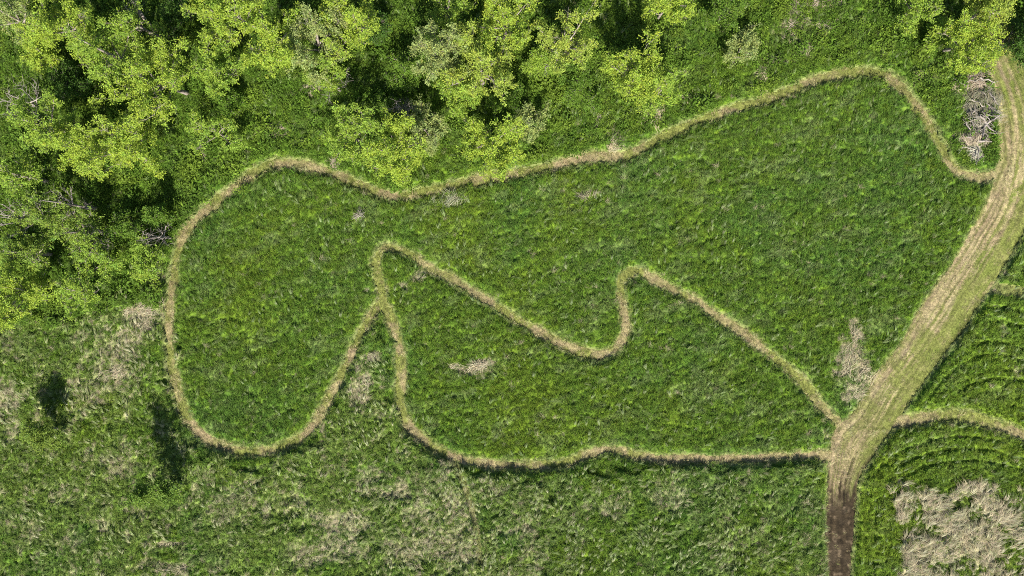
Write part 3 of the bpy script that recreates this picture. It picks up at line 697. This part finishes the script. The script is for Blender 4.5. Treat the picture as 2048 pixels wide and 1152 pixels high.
OLIV = (.205, .305, .040)
TREES = [
 # name, label, cat, crown x, y, radius (photo px), height m, tint, density, limbs
 ('tree', 'broad lime-green tree in the outermost corner of the wood, crown beside a dark gap', 'tree', 112, 28, 66, 10.5, LIME, 1.1, 9),
 ('tree', 'tall lime tree in the middle of the long slanting crown mass, grey twigs showing', 'tree', 208, 100, 76, 11, LIME2, 1.0, 9),
 ('tree', 'large lime tree at the lower end of the slanting crown mass above a black shadow', 'tree', 312, 148, 86, 10, LIME, 1.1, 9),
 ('tree', 'thin tree with bare pale stems behind the long slanting crown mass', 'tree', 262, 28, 45, 9, LIME2, .6, 6),
 ('tree', 'lime tree at the wood edge of the picture between two black gaps', 'tree', 420, 18, 62, 9, LIME, 1.1, 8),
 ('tree', 'narrow mid-green tree squeezed between the slanting crown mass and a grassy gap', 'tree', 425, 120, 48, 7, LIME2, 1.0, 8),
 ('tree', 'full lime tree overhanging the small shaded grassy gap', 'tree', 520, 58, 75, 9.5, LIME, 1.1, 9),
 ('tree', 'greyish twiggy lime tree whose long bare lower branches reach over rough grass', 'tree', 612, 98, 76, 9.5, PALE, .8, 9),
 ('tree', 'lime tree beside the dark green hollow in the middle of the wood', 'tree', 690, 32, 68, 9, LIME, 1.0, 8),
 ('tree', 'low yellow-green tree under the greyish twiggy tree', 'tree', 650, 150, 36, 6.5, LIME2, .8, 7),
 ('tree', 'pale lime tree on the hollow side of the central crown group', 'tree', 878, 95, 64, 9, PALE, 1.0, 8),
 ('tree', 'largest pale lime tree of the central crown group, over two black gaps', 'tree', 962, 128, 80, 9.5, YEL, 1.0, 9),
 ('tree', 'lime tree behind the largest tree of the central crown group', 'tree', 1008, 38, 60, 9, LIME, .9, 8),
 ('tree', 'drooping lime tree at the meadow end of the central crown group', 'tree', 912, 180, 44, 7, LIME2, 1.0, 7),
 ('tree', 'pale lime tree with brown bare twigs round its rim above a green bush', 'tree', 1146, 76, 64, 9, YEL, .8, 9),
 ('tree', 'upright bright lime tree standing alone before a black shadow, knobbly crown', 'tree', 1285, 120, 66, 8.5, LIME, 1.1, 9),
 ('tree', 'small lime tree leaning out below the lone knobbly-crowned tree', 'tree', 1318, 180, 44, 6, LIME2, .8, 7),
 ('tree', 'low spreading lime tree in front of a dark twiggy hollow', 'tree', 702, 266, 58, 6.5, LIME2, .9, 8),
 ('tree', 'rounded lime tree hanging over the bend of the loop path', 'tree', 795, 302, 66, 7, LIME, 1.0, 9),
 ('tree', 'thin lime tree with open twiggy crown next to the path-bend tree', 'tree', 850, 256, 44, 6, PALE, .8, 7),
 ('tree', 'round lime tree close beside the loop path with a grey twiggy middle', 'tree', 985, 272, 66, 7.5, LIME, .95, 9),
 ('tree', 'sparse pale sapling on the track side of the round tree by the loop path', 'tree', 1062, 250, 36, 4.5, PALE, .6, 6),
 ('tree', 'lime tree over grey fallen limbs at the outer edge of the wood', 'tree', 78, 240, 60, 9, LIME2, .8, 9),
 ('tree', 'lime tree touching the two crowns above the black hollow', 'tree', 148, 268, 58, 8.5, LIME, 1.0, 8),
 ('tree', 'wide flat-edged lime tree casting the black hollow below it', 'tree', 245, 308, 76, 8, LIME, 1.1, 9),
 ('tree', 'thin yellow-green sapling in the open grass inside the loop bend', 'tree', 432, 262, 48, 5, LIME2, .6, 7),
 ('tree', 'lime tree at the outer edge of the wood above the grey bare tree', 'tree', 26, 348, 42, 8, LIME2, .7, 8),
 ('tree', 'olive tree behind the bare grey forked tree', 'tree', 62, 425, 48, 8, OLIV, .6, 8),
 ('tree', 'olive tree below the pinkish bare tree with a grey branch heap beside it', 'tree', 150, 455, 44, 7.5, OLIV, .6, 8),
 ('tree', 'low olive tree around a grey dead branch near a black shadow', 'tree', 190, 520, 42, 6, LIME2, .6, 8),
 ('tree', 'dull olive tree at the outer edge of the wood over a dark slot', 'tree', 34, 505, 42, 8, OLIV, .6, 8),
 ('tree', 'bright lime tree at the last outer corner of the wood before the rough field', 'tree', 38, 594, 58, 7.5, LIME, 1.0, 9),
 ('tree', 'lime tree with pale forked stem at the tip of the wood above the rough field', 'tree', 145, 590, 42, 6, LIME2, .6, 7),
 ('tree', 'small yellow-green tree by the loop path below the dead spire', 'tree', 290, 522, 38, 4.5, LIME2, .8, 7),
 ('tree', 'small lime tree clinging to the picture edge between grey limbs', 'tree', 30, 100, 30, 8, LIME, .9, 7),
 ('tree', 'dull grey-green twiggy tree in the extreme corner of the wood', 'tree', 22, 18, 42, 9, PALE, .6, 7),
 ('tree', 'bright lime tree overhanging the top of the track', 'tree', 1952, 62, 66, 8, LIME, 1.1, 9),
 ('tree', 'taller lime tree behind the one overhanging the track', 'tree', 1985, 18, 46, 8.5, YEL, 1.0, 7),
 ('tree', 'yellow-green tree on the wood side of the trees over the track', 'tree', 1848, 12, 48, 6, LIME2, .9, 7),
 ('tree', 'lime tree cut by the picture edge behind the lone knobbly-crowned tree', 'tree', 1335, 2, 46, 6.5, LIME, .9, 7),
 ('tree', 'lime tree cut by the picture edge above the central crown group', 'tree', 890, 8, 40, 8, LIME2, .9, 7),
 ('tree', 'sparse young tree in the rough field casting a long shadow by the loop path', 'tree', 312, 1000, 29, 8.4, (.15, .245, .032), .9, 14),
]
for i, (nm, lab, cat, cx, cy, R, h, tint, dens, nl) in enumerate(TREES):
    make_tree(nm, lab, cat, cx, cy, R, h, 500 + i, tint, dens, nl, low=R < 27 or cy > 900, group='leafy trees of the wood' if cx < 1400 and cy < 620 else None)
SHRUBS = [
 ('deep green bush under the pale lime tree with brown bare twigs', 1158, 165, 50, 4.5, MID, 1.0),
 ('bright small bush between the central crown group and the brown-twigged tree', 1085, 118, 32, 4.5, LIME2, 1.0),
 ('dark green bush alone in the shaded hollow of the wood', 812, 138, 38, 4.5, MID, .9),
 ('pale straggly bush in the open grass above the loop path', 1488, 96, 46, 3, PALE, .6),
 ('mid-green bush at the picture edge beside fallen twigs', 1452, 26, 44, 4, MID, .9),
 ('low yellowish bush in the rough field under its own dark shadow', 80, 868, 33, 5.0, (.17, .25, .035), 1.0),
 ('round green sapling casting a dark round shadow near the loop path', 302, 432, 24, 4.6, MID, 1.1),
 ('deep green bush beyond the track under the overhanging tree', 2052, 70, 46, 4, DEEP, 1.0),
 ('green bush filling the gap behind the narrow mid-green tree', 448, 205, 36, 3.5, MID, .8),
 ('dark green bush in the wood floor below the tall slanting crown mass', 150, 165, 48, 3, DEEP, .9),
 ('green bush in the gap below the drooping tree of the central group', 1010, 190, 40, 3.5, MID, .8),
 ('yellow-green bush at the wood side of the overhanging track tree', 1880, 62, 34, 4, LIME2, .8),
 ('deep green bush at the picture edge in the black gap beside the corner tree', 345, 40, 40, 3.5, DEEP, .9),
 ('green bush beside the black hollow near the flat-edged tree', 270, 450, 44, 3, MID, .8),
 ('deep green bush at the dark top end of the hollow', 745, 60, 42, 3, DEEP, .9),
 ('green bush tucked behind the path-bend tree', 770, 222, 34, 3, MID, .7),
]
for i, (lab, cx, cy, R, h, tint, dens) in enumerate(SHRUBS):
    make_tree('shrub', lab, 'shrub', cx, cy, R, h, 900 + i, tint, dens, 9, group='shrubs at the wood', size=.165, low=True)
DEADS = [
 ('bare pinkish dead tree with forked limbs over the black hollow', 128, 402, 42, 8, 5, .5),
 ('bare grey forked dead tree sprawling at the outer edge of the wood', 22, 432, 48, 7.5, 6, .6),
 ('bleached dead tree lying low among the olive crowns', 182, 490, 44, 5.5, 6, .6),
 ('standing grey dead spire beside the loop path', 302, 470, 26, 6, 7, .5),
 ('bare pale stems sticking out at the picture edge beside the slanting crown mass', 238, 12, 28, 9.5, 4, .4),
 ('bare arching branches under the greyish twiggy tree', 672, 165, 40, 4.5, 6, .5),
 ('dark bare twiggy tree in the hollow behind the path-bend tree', 815, 232, 30, 5, 7, .8),
 ('bare brown twigs at the lower side of the brown-twigged lime tree', 1120, 100, 44, 6, 7, .8),
 ('bare pale limbs at the outer edge of the wood below the small lime tree', 35, 200, 50, 6, 6, .7),
]
for i, (lab, cx, cy, R, h, nl, dens) in enumerate(DEADS):
    make_tree('dead_tree', lab, 'dead tree', cx, cy, R, h, 1300 + i, None, dens, nl, leafy=False, group='dead trees of the wood')

# ------------------------------------------------------------------ matted dead grass, brushwood
def straw_mesh(r, rx, ry, hgt, n, ang, lo=.4, hi=.95, tint=STRAW, w=.022):
    """a low mound of matted straw"""
    K = max(3, int(4 + 9 * min(1, rx * ry)))                    # several ragged clumps, thick in the middle, thin at the rim
    ct = r.uniform(0, 6.28, K); cq = np.sqrt(r.uniform(0, 1, K)) * 1.05; cw = r.uniform(.2, 1, K) ** 2; cid = r.choice(K, n, p=cw / cw.sum())
    x = (np.cos(ct) * cq)[cid] + r.normal(0, .21, n); y = (np.sin(ct) * cq)[cid] + r.normal(0, .21, n); q = np.clip(np.hypot(x, y), 0, 1); x = x * rx; y = y * ry
    z = hgt * (1 - q ** 1.6) * r.uniform(.4, 1, n) + .06
    az = ang + r.normal(0, .5, K)[cid] + r.normal(0, .55, n); L = r.uniform(lo, hi, n); el = r.uniform(-.25, .35, n)
    d = np.stack([np.cos(az) * np.cos(el), np.sin(az) * np.cos(el), np.sin(el)], 1); s = np.stack([-np.sin(az), np.cos(az), r.normal(0, .3, n)], 1) * (w * .5)
    c = np.stack([x, y, z], 1); a = c - d * (L * .5)[:, None]; b = c + d * (L * .5)[:, None]; m = c + np.array([0, 0, .06])
    V = np.stack([a - s, a + s, m + s, m - s, b], 1).reshape(-1, 3); V[:, 2] = np.maximum(V[:, 2], .045)
    i = np.arange(n) * 5
    F = np.stack([i, i + 1, i + 2, i + 3, i + 3, i + 2, i + 4], 1).ravel(); t = np.tile([4, 3], n)
    c = np.asarray(tint)[None] * r.uniform(.6, 1.2, n)[:, None] * (1 + r.normal(0, .05, (n, 3)))
    return V, F, t, np.repeat(c, 5, 0)
PINKSTRAW = (.38, .32, .225)
GREYST = (.40, .35, .225)
MATS = [
 ('pinkish-brown matted dead grass mound in the grass between the saplings and loop path', 545, 262, 26, 13, 10, PINKSTRAW),
 ('pale dead grass mat at the foot of the lone knobbly-crowned tree', 1306, 226, 15, 20, 60, STRAW),
 ('spreading pale dead grass mat just above the loop path bend', 1228, 284, 22, 12, 30, STRAW),
 ('small grey-brown dead grass heap between the lone tree and the loop path', 1384, 203, 16, 10, 20, PINKSTRAW),
 ('long pale dead grass mat slanting through grass above the loop path', 1542, 128, 26, 9, 25, STRAW),
 ('narrow pale dead grass streak pointing down at the loop path', 1522, 156, 7, 20, 85, STRAW),
 ('upright dead grass strip at the picture edge near the mid-green bush', 1586, 14, 8, 24, 85, PINKSTRAW),
 ('flat dead grass strip at the picture edge', 1640, 12, 30, 8, 10, PINKSTRAW),
 ('pinkish dead grass mat below the upright strip', 1582, 52, 16, 9, 20, PINKSTRAW),
 ('wide pinkish dead grass mat in the open grass near the top of the meadow', 1648, 58, 26, 8, 15, PINKSTRAW),
 ('small ragged dead grass tuft between the pale mats and the path crest', 1610, 104, 13, 14, 60, STRAW),
 ('tiny brown dead grass heap inside the meadow below the loop path', 1162, 394, 7, 4, 20, (.26, .23, .15)),
 ('tiny pale dead grass streak inside the meadow below the loop path', 1186, 386, 8, 3, 30, (.30, .28, .17)),
 ('grey dead grass tuft in the meadow below the path bend', 722, 430, 8, 6, 60, (.27, .25, .19)),
 ('wispy pale grass tuft in the meadow beside the path bend', 906, 404, 22, 13, 70, (.30, .31, .19)),
 ('upright pale dead grass tuft under the thin sapling', 416, 314, 7, 16, 110, STRAW),
 ('small pinkish dead grass heap on the outer side of the loop path', 673, 322, 8, 9, 80, PINKSTRAW),
 ('pale dead grass heap under the bare arching branches', 622, 180, 14, 9, 10, PINKSTRAW),
 ('pale curved dead grass streak in the grass beside the brushwood', 1901, 180, 5, 13, 100, STRAW),
 ('small pale dead grass tuft inside the grass between the path crest and brushwood', 1834, 158, 10, 7, 150, STRAW),
 ('tangled pale dead stalks between the tip of the wood and the loop path', 285, 612, 30, 14, 20, GREYST),
 ('pale fan of dead stalks close to the straight side of the loop path', 295, 662, 16, 22, 110, GREYST),
 ('spread pale dead stalks in the rough field beside the loop path', 240, 742, 32, 17, 40, GREYST),
 ('grey-brown dead stalks in the wedge where the two mown paths split', 733, 776, 15, 26, 70, GREYST),
 ('small pale dead tuft at the upper tip of the wedge between the mown paths', 748, 714, 13, 11, 40, GREYST),
 ('long low streak of dead stalks in the meadow under the zigzag path', 942, 731, 34, 9, 15, GREYST),
 ('ragged dead stalks spreading from the track into the meadow corner', 1708, 748, 30, 32, 60, GREYST),
 ('upright wisp of dead stalks above the ragged patch by the track', 1704, 668, 9, 15, 75, GREYST),
 ('thin pale dead stalks lying in the rough field near the frame edge', 345, 1080, 38, 7, 5, GREYST),
 ('pale dead stalks at the last edge of the rough field', 340, 1136, 50, 9, 5, GREYST),
 ('forked pale dead stalks above the loop path beside the lone tree mat', 1195, 240, 10, 22, 100, GREYST),
]
for i, (lab, cx, cy, rx, ry, ang, tint) in enumerate(MATS):
    r = np.random.default_rng(1700 + i); X, Y = P(cx, cy)
    n = int(60 + 165 * (rx * ry) / 300)
    V, F, t, c = straw_mesh(r, 1.35 * rx / PXM, 1.35 * ry / PXM, .34, n, math.radians(ang), .5, 1.25, tint=tint, w=.03)
    o = link('dead_grass_tuft', mesh_np('dead_grass_tuft', V, F, t, M_STRAWT, c), loc=(X, Y, float(look(TURF_Z, np.array([X]), np.array([Y]))[0]) * .6 + .05)); tag(o, lab, 'dead grass', 'dead grass mats in the grass')

def make_brushwood():
    r = np.random.default_rng(77); X, Y = P(1948, 235)
    root = bpy.data.objects.new('brushwood', None); COL.objects.link(root); root.location = (X, Y, .32)
    tag(root, 'grey brushwood and matted dead stalks lying beside the track under the overhanging tree', 'brushwood')
    for (px, py, rx, ry, n, ang, hh, tint) in ((1946, 165, 18, 16, 800, 20, .6, PINKSTRAW), (1955, 205, 24, 20, 1100, 60, .75, (.24, .23, .15)), (1952, 240, 24, 22, 1300, 45, .8, (.36, .33, .25)), (1940, 280, 22, 14, 900, 100, .8, PINKSTRAW), (1943, 304, 7, 14, 520, 85, .4, (.48, .45, .36))):
        x, y = P(px, py); V, F, t, c = straw_mesh(r, 1.6 * rx / PXM, 1.25 * ry / PXM, hh * .8, int(n * .5), math.radians(ang), .5, 1.3, tint=tint, w=.03)
        V[:, 0] += x - X; V[:, 1] += y - Y
        link('dead_stalk', mesh_np('dead_stalk', V, F, t, M_STRAWT, c), root)
    extra = tuple(((1948 + r.normal(0, 14), 235 + r.normal(0, 40)), None, .045) for _ in range(16))
    extra = tuple((a, (a[0] + r.normal(0, 18), a[1] + r.normal(0, 18)), rad) for a, _, rad in extra)
    for (a, b, rad) in extra + (((1962, 252), (1945, 238), .13), ((1962, 252), (1984, 236), .12), ((1960, 254), (1950, 278), .13), ((1962, 252), (1975, 268), .10), ((1942, 128), (1946, 152), .08), ((1938, 118), (1942, 140), .10), ((1950, 160), (1975, 172), .08), ((1938, 225), (1924, 242), .07), ((1930, 262), (1918, 250), .06), ((1968, 190), (1980, 215), .07), ((1945, 285), (1968, 288), .11), ((1946, 300), (1938, 330), .07)):
        x0, y0 = P(*a); x1, y1 = P(*b); T = Tubes()
        p = np.linspace((x0 - X, y0 - Y, .45), (x1 - X, y1 - Y, .75), 5); p[1:-1] += r.normal(0, .07, (3, 3))
        T.add(p, rad, rad * .55, 6)
        for q in range(3):
            st, d = at_t(p, r.uniform(.3, 1)); T.add(grow(r, st, d + r.normal(0, .6, 3), r.uniform(.4, .8), 3), rad * .35, .012, 4)
        link('branch', T.build('branch', M_DEADBARK), root)
make_brushwood()
x, y = P(362, 975); T = Tubes(); r = np.random.default_rng(5)
p = np.array([[-.85, .35, .12], [-.3, .1, .16], [.3, -.25, .12], [1.0, -.4, .06]]); T.add(p, .10, .05, 7); T.add(grow(r, p[2], (.5, .6, .3), .7, 3), .035, .015, 5); T.add(grow(r, p[1], (.4, -.7, .3), .5, 3), .03, .012, 5)
o = link('fallen_branch', T.build('fallen_branch', M_DEADBARK), loc=(float(x), float(y), 0.42)); tag(o, 'pale fallen branch at the foot of the young tree in the rough field', 'branch')

# ------------------------------------------------------------------ light, sky, camera
w = bpy.data.worlds.new('World'); scene.world = w; w.use_nodes = True
nt = w.node_tree; nt.nodes.clear()
sky = nt.nodes.new('ShaderNodeTexSky'); sky.sky_type = 'NISHITA'; sky.sun_disc = False; sky.sun_elevation = math.radians(SUN_EL); sky.sun_rotation = math.radians(176)
bg = nt.nodes.new('ShaderNodeBackground'); bg.inputs['Strength'].default_value = .07
ow = nt.nodes.new('ShaderNodeOutputWorld'); nt.links.new(sky.outputs[0], bg.inputs[0]); nt.links.new(bg.outputs[0], ow.inputs[0])
sun = bpy.data.lights.new('sun', 'SUN'); sun.energy = 5.0; sun.angle = math.radians(.53); sun.color = (1, .94, .84)
so = bpy.data.objects.new('sun', sun); COL.objects.link(so); so.rotation_euler = (math.radians(90 - SUN_EL), 0, math.radians(4)); so.location = (0, -40, 40)

cam = bpy.data.cameras.new('camera'); co = bpy.data.objects.new('camera', cam); COL.objects.link(co)
cam.sensor_width = 36; cam.lens = 24; cam.clip_end = 3000; co.location = (0, 0, CAM_H); co.rotation_euler = (0, 0, 0)
scene.camera = co
vs = scene.view_settings; vs.view_transform = 'Standard'; vs.look = 'None'; vs.exposure = 1.15; vs.gamma = 1
c = scene.cycles
c.pixel_filter_type = 'BLACKMAN_HARRIS'; c.filter_width = 1.0
c.max_bounces = 6; c.diffuse_bounces = 3; c.transmission_bounces = 4; c.glossy_bounces = 1; c.use_denoising = False
